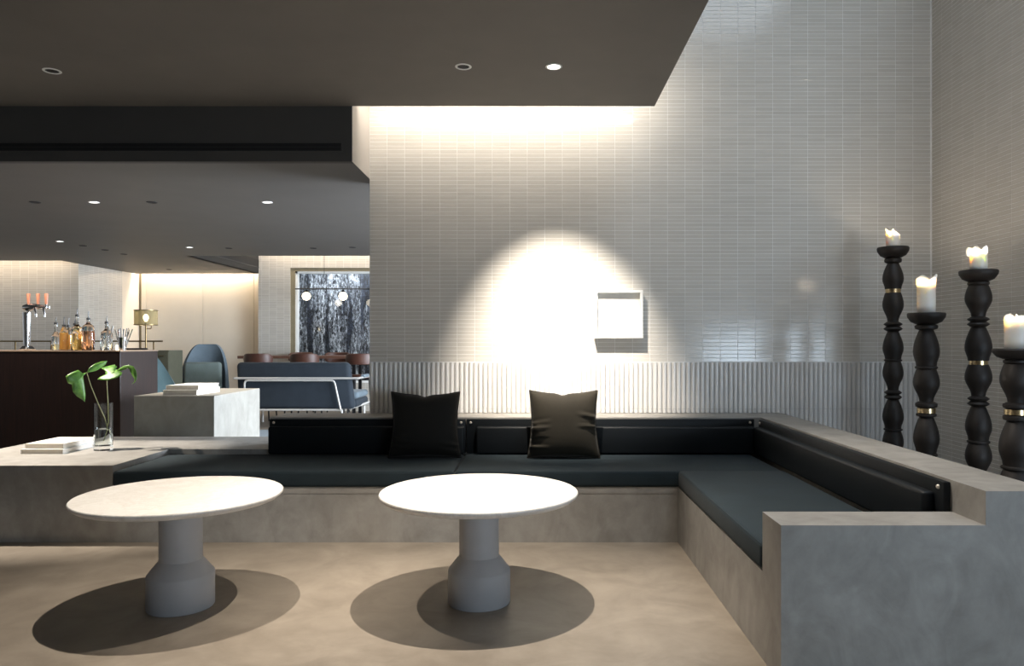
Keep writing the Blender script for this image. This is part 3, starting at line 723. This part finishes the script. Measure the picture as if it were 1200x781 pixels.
leaf(s2, [(287,195),(310,175),(350,155),(345,130),(316,108),(360,96),(420,82),(430,98),(395,118),(440,120),(478,142),(468,165),(430,187),(370,202),(320,202)], (385, 150), lambda p: 0.0+0.0010*(150-p[1])-0.03, 0.010)
bm = bmesh.new(); rows = []
cl = [(440, 128, 3), (465, 118, 12), (495, 105, 15), (525, 96, 14), (548, 108, 20), (562, 135, 22), (573, 165, 17), (580, 192, 8), (572, 215, 4), (552, 230, 1)]
for i, (x, z, w) in enumerate(cl):
    a_ = Vector(cl[max(i-1, 0)][:2]); b_ = Vector(cl[min(i+1, len(cl)-1)][:2]); d_ = (b_-a_).normalized(); nn = Vector((-d_.y, d_.x)); c_ = Vector((x, z))
    rows.append([bm.verts.new(zq(c_+nn*w*q, -0.02-0.0002*(x-430)+(0.012 if q else 0)*w/20)) for q in (-1, -0.5, 0, 0.5, 1)])
for a_, b_ in zip(rows, rows[1:]):
    for q in range(4): bm.faces.new((a_[q], a_[q+1], b_[q+1], b_[q]))
bmesh.ops.recalc_face_normals(bm, faces=bm.faces); bmesh.ops.solidify(bm, geom=bm.faces, thickness=0.0012)
obj('leaf', bm, 'leaf_green', s2, 'all')

# ------------------------------------------------------------------ bar
BZ = 1.142; BX1, BYF, BYR = -3.63, 6.50, 7.15
bar = thing('bar_counter', 'long dark reddish-brown wooden bar counter with pale thin top', 'bar', (-6.2, 6.8, 0))
obj('body', box(-9.1, BX1, BYF, BYR, 0, BZ-0.012, bev=0.003), 'bar_wood', bar)
obj('counter_top', box(-9.1, BX1+0.004, BYF-0.004, BYR+0.004, BZ-0.012, BZ, bev=0.002), 'bar_top_wood', bar)
YB = 6.62; kb = YB/FPX
def bp(px, py, dy=0.0): return P(px, py, YB+dy)
BP = PZ(0, YB)
def fit(px): return PX(px, YB)
# beer tap
tap = thing('beer_tap', 'chrome beer tap with three copper coloured handles', 'beer tap', (fit(33), YB, BZ+0.0005))
zz = lambda py: BZ+(410.5-py)*kb      # height above the counter from the photo row
obj('base', lat([(0, BZ+0.001), (0.06, BZ+0.001), (0.062, BZ+0.012), (0.045, BZ+0.03), (0.036, BZ+0.04), (0, BZ+0.04)], (fit(32), YB, 0), 28), 'chrome', tap, True)
obj('column', lat([(0.026, BZ+0.035), (0.028, BZ+0.10), (0.034, zz(370)), (0.036, zz(366))], (fit(31.5), YB, 0), 28), 'chrome', tap, True)
obj('hood', tb([(fit(31.5)-0.03, YB, zz(360)), (fit(33), YB, zz(360)), (fit(42), YB, zz(359.2)), (fit(50), YB, zz(359.5)), (fit(58), YB, zz(360))], [0.020, 0.036, 0.026, 0.016, 0.013], 14), 'chrome', tap, True)
obj('pipe', tb(rnd_path([(fit(35), YB-0.03, BZ+0.03), (fit(35), YB-0.03, zz(363)), (fit(46), YB-0.03, zz(360.5)), (fit(57), YB-0.03, zz(360.5))], 0.08), 0.010, 10), 'chrome', tap, True)
for hx in (35.3, 46.5, 56):
    obj('handle', lat([(0, zz(356.5)), (0.011, zz(356.5)), (0.013, zz(352)), (0.016, zz(345)), (0.014, zz(344)), (0, zz(344))], (fit(hx), YB-0.02, 0), 14), 'copper_wood', tap, True)
    obj('collar', lat([(0.007, zz(361)), (0.009, zz(358)), (0.012, zz(356.6)), (0.006, zz(356.2))], (fit(hx), YB-0.02, 0), 14), 'chrome', tap, True)
for hx in (45.5, 55.5): obj('spout', tb([(fit(hx), YB-0.05, zz(361)), (fit(hx+0.9), YB-0.06, zz(364)), (fit(hx+1.8), YB-0.06, zz(368)), (fit(hx+1.9), YB-0.06, zz(371.5))], [0.011, 0.011, 0.008, 0.007], 10), 'chrome', tap, True)
def bottle(px, dy, hw, ytop_body, yneck, ytop, liquid, level, label, cap=True, glassm='clear_glass', nhw=1.8):
    X, Y = PX(px, YB), YB+dy; r = hw*kb; z0 = BZ+0.001
    o = thing('bottle', label, 'bottle', (X, Y, z0), 0, 'bottles on the bar counter'); c = (X, Y, 0); rn = nhw*kb
    obj('glass_body', lat([(0, z0), (r*0.92, z0), (r, z0+0.006), (r, zz(ytop_body)), (r*0.85, zz(ytop_body-2.2)), (rn*1.3, zz(ytop_body-5)), (rn, zz(ytop_body-6.5)), (rn, zz(yneck)), (0, zz(yneck))], c, 24), glassm, o, True)
    zl = z0+(zz(ytop_body)-z0)*level
    obj('liquid', lat([(0, z0+0.007), (r*0.88, z0+0.007), (r*0.88, zl), (0, zl)], c, 20), liquid, o, True)
    if cap:
        obj('stopper', lat([(0, zz(yneck)), (rn*1.15, zz(yneck)), (rn*1.1, zz(yneck-2.5)), (rn*0.6, zz(yneck-3)), (0, zz(yneck-3))], c, 16), 'bottle_cap', o, True)
        obj('pour_spout', tb([(X, Y, zz(yneck-2.5)), (X, Y, zz(yneck-5)), (X+0.004, Y, zz(ytop))], [0.005, 0.004, 0.0028], 8), 'spout_steel', o, True)
    return o
bottle(65.5, 0.0, 4.6, 395, 380, 371.5, 'pale_liquor', 0.45, 'clear square-shouldered bottle of pale liquid beside the beer tap')
bottle(72, 0.10, 3.6, 390, 383, 372, 'juice', 0.9, 'small orange juice bottle half hidden behind the full orange one')
bottle(76.5, -0.02, 4.6, 389.5, 383, 371, 'juice', 0.98, 'bottle full of bright orange juice with steel pourer')
bottle(83, 0.06, 4.2, 392, 381, 374, 'juice_yellow', 0.7, 'bottle of yellow juice with white neck between orange and amber bottles')
bottle(90.3, 0.0, 6.2, 386, 371, 361, 'amber_liquor', 0.8, 'tallest clear bottle of light amber liquor on the bar')
bottle(103.5, 0.0, 6.6, 384, 375, 364.5, 'rose_liquor', 0.85, 'broad bottle of reddish amber liquor with dark neck')
bottle(118.8, 0.08, 6.6, 391, 379, 370, 'water', 0.5, 'round-shouldered clear spirits bottle beside the glass of tongs')
def tumbler(px, dy, hw, ytop, label, mat='clear_glass'):
    X, Y = PX(px, YB), YB+dy; r = hw*kb; z0 = BZ+0.001
    return single('tumbler', lat([(0, z0), (r*0.85, z0), (r, zz(ytop)), (r*0.92, zz(ytop)), (r*0.8, z0+0.012), (0, z0+0.012)], (X, Y, 0), 24), mat, label, 'glass', (X, Y, z0), True)
tumbler(127, -0.03, 4.5, 393, 'clear straight glass holding two bar tongs')
for i, (a, b, nm) in enumerate(((126, 129.5, 'slimmer'), (128, 134.5, 'wider leaning'))):
    single('bar_tongs', tb([(PX(a, YB), YB-0.03, BZ+0.016), (PX(b, YB), YB-0.03, zz(382)), ], [0.004, 0.008], 8), 'satin_steel', nm+' steel bar tongs standing in the straight glass', 'tongs', None, True)
single('tea_light', lat([(0, BZ+0.001), (0.030, BZ+0.001), (0.034, BZ+0.045), (0.030, BZ+0.045), (0.028, BZ+0.012), (0, BZ+0.012)], (PX(133, YB), YB+0.1, 0), 24), 'globe_bulb', 'small glowing white tea light glass on the bar', 'candle', None, True)
cupx = 143.5
cup = single('steel_cup', lat([(0, BZ+0.001), (0.030, BZ+0.001), (0.041, zz(395)), (0.038, zz(395)), (0.027, BZ+0.01), (0, BZ+0.01)], (PX(cupx, YB), YB, 0), 28), 'chrome', 'polished steel cup holding drinking straws at the bar end', 'cup', (PX(cupx, YB), YB, BZ+0.001), True)
for i in range(12):
    a = 2*PI*i/12; rr = 0.028 if i % 2 else 0.016
    c0 = Vector((PX(cupx, YB)+0.02*math.cos(a), YB+0.02*math.sin(a), BZ+0.013)); c1_ = Vector((PX(cupx+1.5, YB)+0.075*math.cos(a)*(rr/0.028), YB+0.05*math.sin(a), zz(384.5+(i % 3))))
    single('drinking_straw', tb([c0, c1_], 0.0045, 6), 'chrome', 'silver drinking straw standing in the steel cup', 'straw', None, True, 'straws in the steel cup')

# concrete block table with books
single('concrete_block_table', box(-3.24, -2.588, 6.0, 7.0, 0, 0.78, bev=0.004), 'block_concrete', 'large rectangular concrete block table at the end of the bar', 'table', (-2.9, 6.5, 0))
book(-3.04, -2.76, 6.07, 6.52, 0.7805, 0.822, 'paper', 'thick white book lying at the bottom on the concrete block')
book(-3.03, -2.76, 6.10, 6.50, 0.8225, 0.858, 'paper', 'white book lying on top of the pair on the concrete block')

# ------------------------------------------------------------------ lounge furniture
# rug under the sofa
single('rug', box(-3.85, -0.6, 9.0, 10.2, 0.0005, 0.012, bev=0.004), 'rug_fabric', 'blue-grey rug on the lounge floor in front of the sofa back', 'rug', (-2.9, 9.1, 0.0005))
# sofa seen from behind
YS = 10.5; so = thing('tube_frame_sofa', 'navy upholstered sofa seen from behind with pale tubular steel frame', 'sofa', (PX(345, YS), YS+0.4, 0))
def trap(x0t, x1t, x0b, x1b, zt, zb, y0, y1, bev):
    bm = bmesh.new()
    vs = [bm.verts.new(p) for p in ((x0b,y0,zb),(x1b,y0,zb),(x1b,y1,zb),(x0b,y1,zb),(x0t,y0,zt),(x1t,y0,zt),(x1t,y1,zt),(x0t,y1,zt))]
    for q in ((3,2,1,0),(4,5,6,7),(0,1,5,4),(1,2,6,5),(2,3,7,6),(3,0,4,7)): bm.faces.new([vs[i] for i in q])
    bmesh.ops.bevel(bm, geom=list(bm.edges), offset=bev, segments=4, profile=0.5, affect='EDGES'); return bm
xl, xr = PX(276, YS), PX(408.5, YS)
obj('backrest', trap(xl, xr, xl+0.03, PX(415, YS), PZ(425, YS), PZ(480, YS), YS, YS+0.16, 0.06), 'navy_fabric', so, True)
obj('seat', trap(xl+0.02, PX(416, YS), xl+0.03, PX(416, YS), 0.40, 0.28, YS+0.12, YS+0.85, 0.04), 'navy_fabric', so, True)
obj('seat_cushion', trap(xl+0.03, PX(416, YS), xl+0.03, PX(416, YS), 0.50, 0.402, YS+0.17, YS+0.86, 0.04), 'blue_fabric', so, True)
zr = PZ(443.5, YS)
for xa, side in ((xl-0.01, -1), (PX(420, YS), 1)):
    obj('arm_frame', tb(rnd_path([(xa, YS-0.03, zr), (xa, YS+0.75, zr), (xa+0.02*side, YS+0.80, 0.32), (xa-0.15*side, YS+0.1, PZ(480, YS))], 0.06), 0.016, 10), 'pale_tube', so, True)
    obj('arm_pad', tb([(xa, YS+0.25, zr+0.016), (xa, YS+0.6, zr+0.016)], 0.026, 10), 'blue_fabric', so, True)
obj('back_rail', tb([(xl-0.01, YS-0.03, zr), (PX(420, YS), YS-0.03, zr)], 0.017, 10), 'pale_tube', so, True)
obj('back_frame', tb(rnd_path([(PX(287, YS), YS-0.04, PZ(480, YS)), (PX(288, YS), YS-0.04, PZ(446, YS)), (PX(392.5, YS), YS-0.04, PZ(446, YS)), (PX(400, YS), YS-0.04, PZ(480, YS))], 0.05), 0.014, 10), 'pale_tube', so, True)
obj('bottom_rail', tb([(xl+0.03, YS-0.02, PZ(480.5, YS)), (PX(400, YS), YS-0.02, PZ(480.5, YS))], 0.015, 10), 'pale_tube', so, True)
for lx, ly in ((xl+0.25, YS+0.02), (PX(400, YS), YS+0.02), (xl+0.1, YS+0.78), (PX(412, YS), YS+0.78)):
    obj('leg', tb([(lx, ly, PZ(481, YS)), (lx, ly, 0.0)], 0.018, 10), 'pale_tube', so, True)

def armchair(loc, rz, label, fab, pil=None):
    o = thing('lounge_chair', label, 'armchair', loc, rz)
    # curved shell: arched outline wrapped round the seat, open to -Y
    bm = bmesh.new(); n, m_ = 24, 14; R = 0.355
    def shell(off):
        g = []
        for i in range(n+1):
            a = -1.45+2.9*i/n; row = []
            s = abs(a)/1.45; top = 1.19-0.62*(max(0, s-0.25)/0.75)**1.7
            for j in range(m_+1):
                t = j/m_; z = 0.26+(top-0.26)*t
                rr = (R+off)*(1-0.08*(t**2)) if t > 0.2 else (R+off)*(0.9+0.5*t)
                row.append(bm.verts.new((rr*math.sin(a), 0.02+rr*math.cos(a)*0.95+0.10*t, z)))
            g.append(row)
        return g
    A, B = shell(0.03), shell(-0.015)
    for i in range(n):
        for j in range(m_):
            bm.faces.new((A[i][j], A[i+1][j], A[i+1][j+1], A[i][j+1])); bm.faces.new((B[i][j+1], B[i+1][j+1], B[i+1][j], B[i][j]))
        bm.faces.new((A[i][m_], A[i+1][m_], B[i+1][m_], B[i][m_])); bm.faces.new((B[i][0], B[i+1][0], A[i+1][0], A[i][0]))
    for j in range(m_):
        bm.faces.new((A[0][j], A[0][j+1], B[0][j+1], B[0][j])); bm.faces.new((B[n][j], B[n][j+1], A[n][j+1], A[n][j]))
    bmesh.ops.recalc_face_normals(bm, faces=bm.faces)
    obj('shell', bm, fab, o, True, local=True)
    obj('seat', lat([(0, 0.26), (0.33, 0.26), (0.345, 0.30), (0.335, 0.42), (0.30, 0.45), (0, 0.455)], seg=32), fab, o, True, local=True)
    if pil: obj('back_cushion', box(-0.26, 0.26, 0.06, 0.20, 0.46, 0.92, bev=0.05, seg=4), pil, o, True, local=True)
    for lx, ly in ((-0.2, -0.2), (0.2, -0.2), (-0.2, 0.2), (0.2, 0.2)):
        obj('leg', tb([(lx*0.9, ly*0.9, 0.27), (lx*1.2, ly*1.2, 0)], [0.016, 0.011], 10), 'steel_black', o, True, local=True)
    return o
armchair((PX(236, 11.0), 11.0, 0), 0.22, 'blue-grey high-backed lounge chair with green-grey cushion behind the block table', 'blue_fabric', 'sage_fabric')
tc = armchair((PX(213, 9.0), 9.0, 0), 1.45, 'teal lounge chair turned sideways, half hidden by the bar end', 'teal_fabric'); tc.scale = (0.95, 1.35, 0.95)
cb = thing('cabinet', 'olive green cabinet behind the end of the bar', 'cabinet', (PX(190, 10.2), 10.4, 0))
cz = PZ(411, 10.2)
obj('body', box(PX(160, 10.2), PX(198, 10.2), 10.2, 10.6, 0.06, cz, bev=0.004), 'olive_cabinet', cb)
for i in range(2):
    w = (PX(198, 10.2)-PX(160, 10.2))/2; a = PX(160, 10.2)+w*i
    dr = obj('door', box(a+0.004, a+w-0.004, 10.185, 10.2, 0.08, cz-0.02, bev=0.002), 'olive_cabinet', cb)
    obj('handle', box(a+w*0.5-0.05, a+w*0.5+0.05, 10.17, 10.185, cz-0.08, cz-0.07), 'dark_brass', dr)
obj('plinth', box(PX(160, 10.2)+0.03, PX(198, 10.2)-0.03, 10.23, 10.57, 0, 0.06), 'black_slot', cb)

# floor lamp with gauze shade
YL = 9.4; lx = PX(171, YL)
la = thing('floor_lamp', 'slim brass floor lamp with lit bulb inside a see-through gauze drum shade', 'lamp', (lx, YL, 0))
obj('base', lat([(0, 0), (0.14, 0), (0.14, 0.012), (0.02, 0.02), (0, 0.02)], (lx, YL, 0), 32), 'dark_brass', la, True)
obj('pole', tb([(lx, YL, 0.015), (lx, YL, PZ(377, YL))], 0.011, 10), 'dark_brass', la, True)
z0, z1 = PZ(381, YL), PZ(364, YL); rs = 12.4*YL/FPX
sh_ = obj('lamp_shade', lat([(rs, z0), (rs, z1)], (lx, YL, 0), 40), 'lamp_gauze', la, True)
for z in (z0, z1): obj('shade_ring', lat([(rs-0.005, z-0.005), (rs+0.005, z-0.005), (rs+0.005, z+0.005), (rs-0.005, z+0.005), (rs-0.005, z-0.005)], (lx-wloc(sh_).x*0, YL, 0), 40), 'dark_brass', sh_, True)
obj('bulb', lat([(0, PZ(377.5, YL)), (0.014, PZ(377, YL)), (0.032, PZ(373, YL)), (0.030, PZ(370.5, YL)), (0.012, PZ(368.6, YL)), (0, PZ(368.3, YL))], (lx, YL, 0), 20), 'lamp_bulb', la, True)
obj('switch_arm', tb(rnd_path([(lx, YL, PZ(385.5, YL)), (lx+0.07, YL, PZ(385.5, YL)), (lx+0.07, YL, PZ(381, YL))], 0.03), 0.006, 8), 'dark_brass', la, True)
d = bpy.data.lights.new('lamp_light', 'POINT'); d.energy = 6; d.color = (1, 0.72, 0.42); d.shadow_soft_size = 0.03
lo = bpy.data.objects.new('lamp_light', d); C.objects.link(lo); lo.parent = la; lo.location = (0, 0, PZ(372, YL)+0.0)
# thin metal rail behind the bar
YR = 9.9; rl = thing('metal_rail', 'thin dark brass rail on slim posts behind the bar', 'rail', (PX(100, YR), YR, 0))
obj('top_bar', box(PX(-40, YR), PX(190, YR), YR-0.02, YR+0.02, PZ(401, YR), PZ(399.3, YR)), 'dark_brass', rl)
for px in (-30, 18, 60, 130, 180): obj('post', tb([(PX(px, YR), YR, 0), (PX(px, YR), YR, PZ(400.8, YR))], 0.010, 8), 'dark_brass', rl)
# round high table whose dark top shows over the bar
YT = 8.2; ht = thing('high_table', 'dark round high table just behind the bar end', 'table', (PX(156, YT), YT, 0)); zt = PZ(408.2, YT)
obj('tabletop', lat([(0, zt-0.02), (0.14, zt-0.02), (0.15, zt-0.01), (0.14, zt), (0, zt)], (PX(156, YT), YT, 0), 32), 'steel_black', ht, True)
obj('pole', tb([(PX(156, YT), YT, 0.02), (PX(156, YT), YT, zt-0.018)], 0.02, 12), 'steel_black', ht, True)
obj('base', lat([(0, 0), (0.17, 0), (0.17, 0.01), (0.03, 0.025), (0, 0.025)], (PX(156, YT), YT, 0), 32), 'steel_black', ht, True)

# long high table with leather counter chairs
YD0, YD1 = 11.9, 12.45; zt = PZ(417.3, YD0)
dt = thing('communal_table', 'long high wooden communal table below the lounge window', 'table', (-3.3, 12.2, 0))
obj('tabletop', box(PX(278, YD0), -0.9, YD0, YD1, zt-0.045, zt, bev=0.005), 'table_wood', dt)
for tx in (PX(278, YD0)+0.15, -2.9, -1.0):
    for ty in (YD0+0.06, YD1-0.06): obj('leg', box(tx-0.025, tx+0.025, ty-0.025, ty+0.025, 0, zt-0.045), 'steel_black', dt)
def counter_chair(loc, rz, label):
    o = thing('counter_chair', label, 'chair', loc, rz, 'leather counter chairs at the communal table')
    obj('seat', lat([(0, 0.66), (0.19, 0.66), (0.21, 0.68), (0.20, 0.71), (0, 0.715)], seg=28), 'brown_leather', o, True, local=True)
    bm = bmesh.new(); n = 16; g = []
    for i in range(n+1):
        a = -1.15+2.3*i/n; row = []
        for (r, z) in ((0.215, 0.88), (0.225, 0.87), (0.245, 0.88), (0.255, 0.96), (0.245, 1.035), (0.232, 1.045), (0.218, 1.035), (0.205, 0.96)):
            e = 1-0.10*(abs(a)/1.15)**4*(1 if z > 0.96 else -1)*0.5
            row.append(bm.verts.new((r*math.sin(a), -r*math.cos(a), 0.96+(z-0.96)*(1-0.35*(abs(a)/1.15)**6))))
        g.append(row)
    for i in range(n):
        for j in range(8): bm.faces.new((g[i][j], g[i+1][j], g[i+1][(j+1) % 8], g[i][(j+1) % 8]))
    bm.faces.new(g[0]); bm.faces.new(g[-1][::-1]); bmesh.ops.recalc_face_normals(bm, faces=bm.faces)
    obj('backrest', bm, 'brown_leather', o, True, local=True)
    for sx in (-0.16, 0.16):
        obj('back_post', tb([(sx, -0.10, 0.68), (sx*1.02, -0.17, 0.90)], 0.010, 8), 'steel_black', o, local=True)
        for sy in (-0.13, 0.15): obj('leg', tb([(sx*0.9, sy, 0.67), (sx*1.2, sy*1.25, 0)], 0.012, 8), 'steel_black', o, local=True)
    obj('footrest', tb([(-0.18, 0.17, 0.25), (0.18, 0.17, 0.25)], 0.009, 8), 'steel_black', o, local=True)
    return o
lbl_n = 'brown leather counter chair at the free end of the communal table'; lbl_f = 'brown leather counter chair on the window side of the communal table'
cc = counter_chair((PX(304, 11.55), 11.6, 0), 0, lbl_n)
dup(cc, (PX(358, 11.55), 11.6, 0), None, 'brown leather counter chair between two others on the sofa side of the communal table'); dup(cc, (PX(423, 11.55), 11.6, 0), None, 'brown leather counter chair beside the tiled wall edge, showing its black legs')
dup(cc, (PX(351.5, 12.75), 12.72, 0), PI, lbl_f+', nearer its free end'); dup(cc, (PX(394, 12.75), 12.72, 0), PI, lbl_f+', nearer the tiled wall')

# globe light rail in front of the window
YG = 12.2; gl = thing('globe_light_rail', 'thin black rail with glowing glass globe lamps before the lounge window', 'pendant light', (PX(390, YG), YG, PZ(339, YG)))
zr = PZ(338.8, YG)
obj('rail', tb([(PX(346, YG), YG, zr), (PX(346, YG)+3.4, YG, zr)], 0.010, 8), 'steel_black', gl)
for px in (380, 480): obj('suspension_rod', tb([(PX(px, YG), YG, zr), (PX(px, YG), YG, 3.2)], 0.004, 6), 'steel_black', gl)
for px in (359, 402, 446):
    x = PX(px, YG)
    g_ = obj('lamp_holder', lat([(0, zr-0.012), (0.016, zr-0.015), (0.03, zr-0.05), (0.03, zr-0.06), (0, zr-0.06)], (x, YG, 0), 16), 'steel_black', gl, True)
    R = 0.068; zc = zr-0.052-R
    obj('globe', lat([(R*math.sin(PI*i/12), zc+R*math.cos(PI*i/12)) for i in range(13)], (x, YG, 0), 24), 'globe_bulb', g_, 'all')
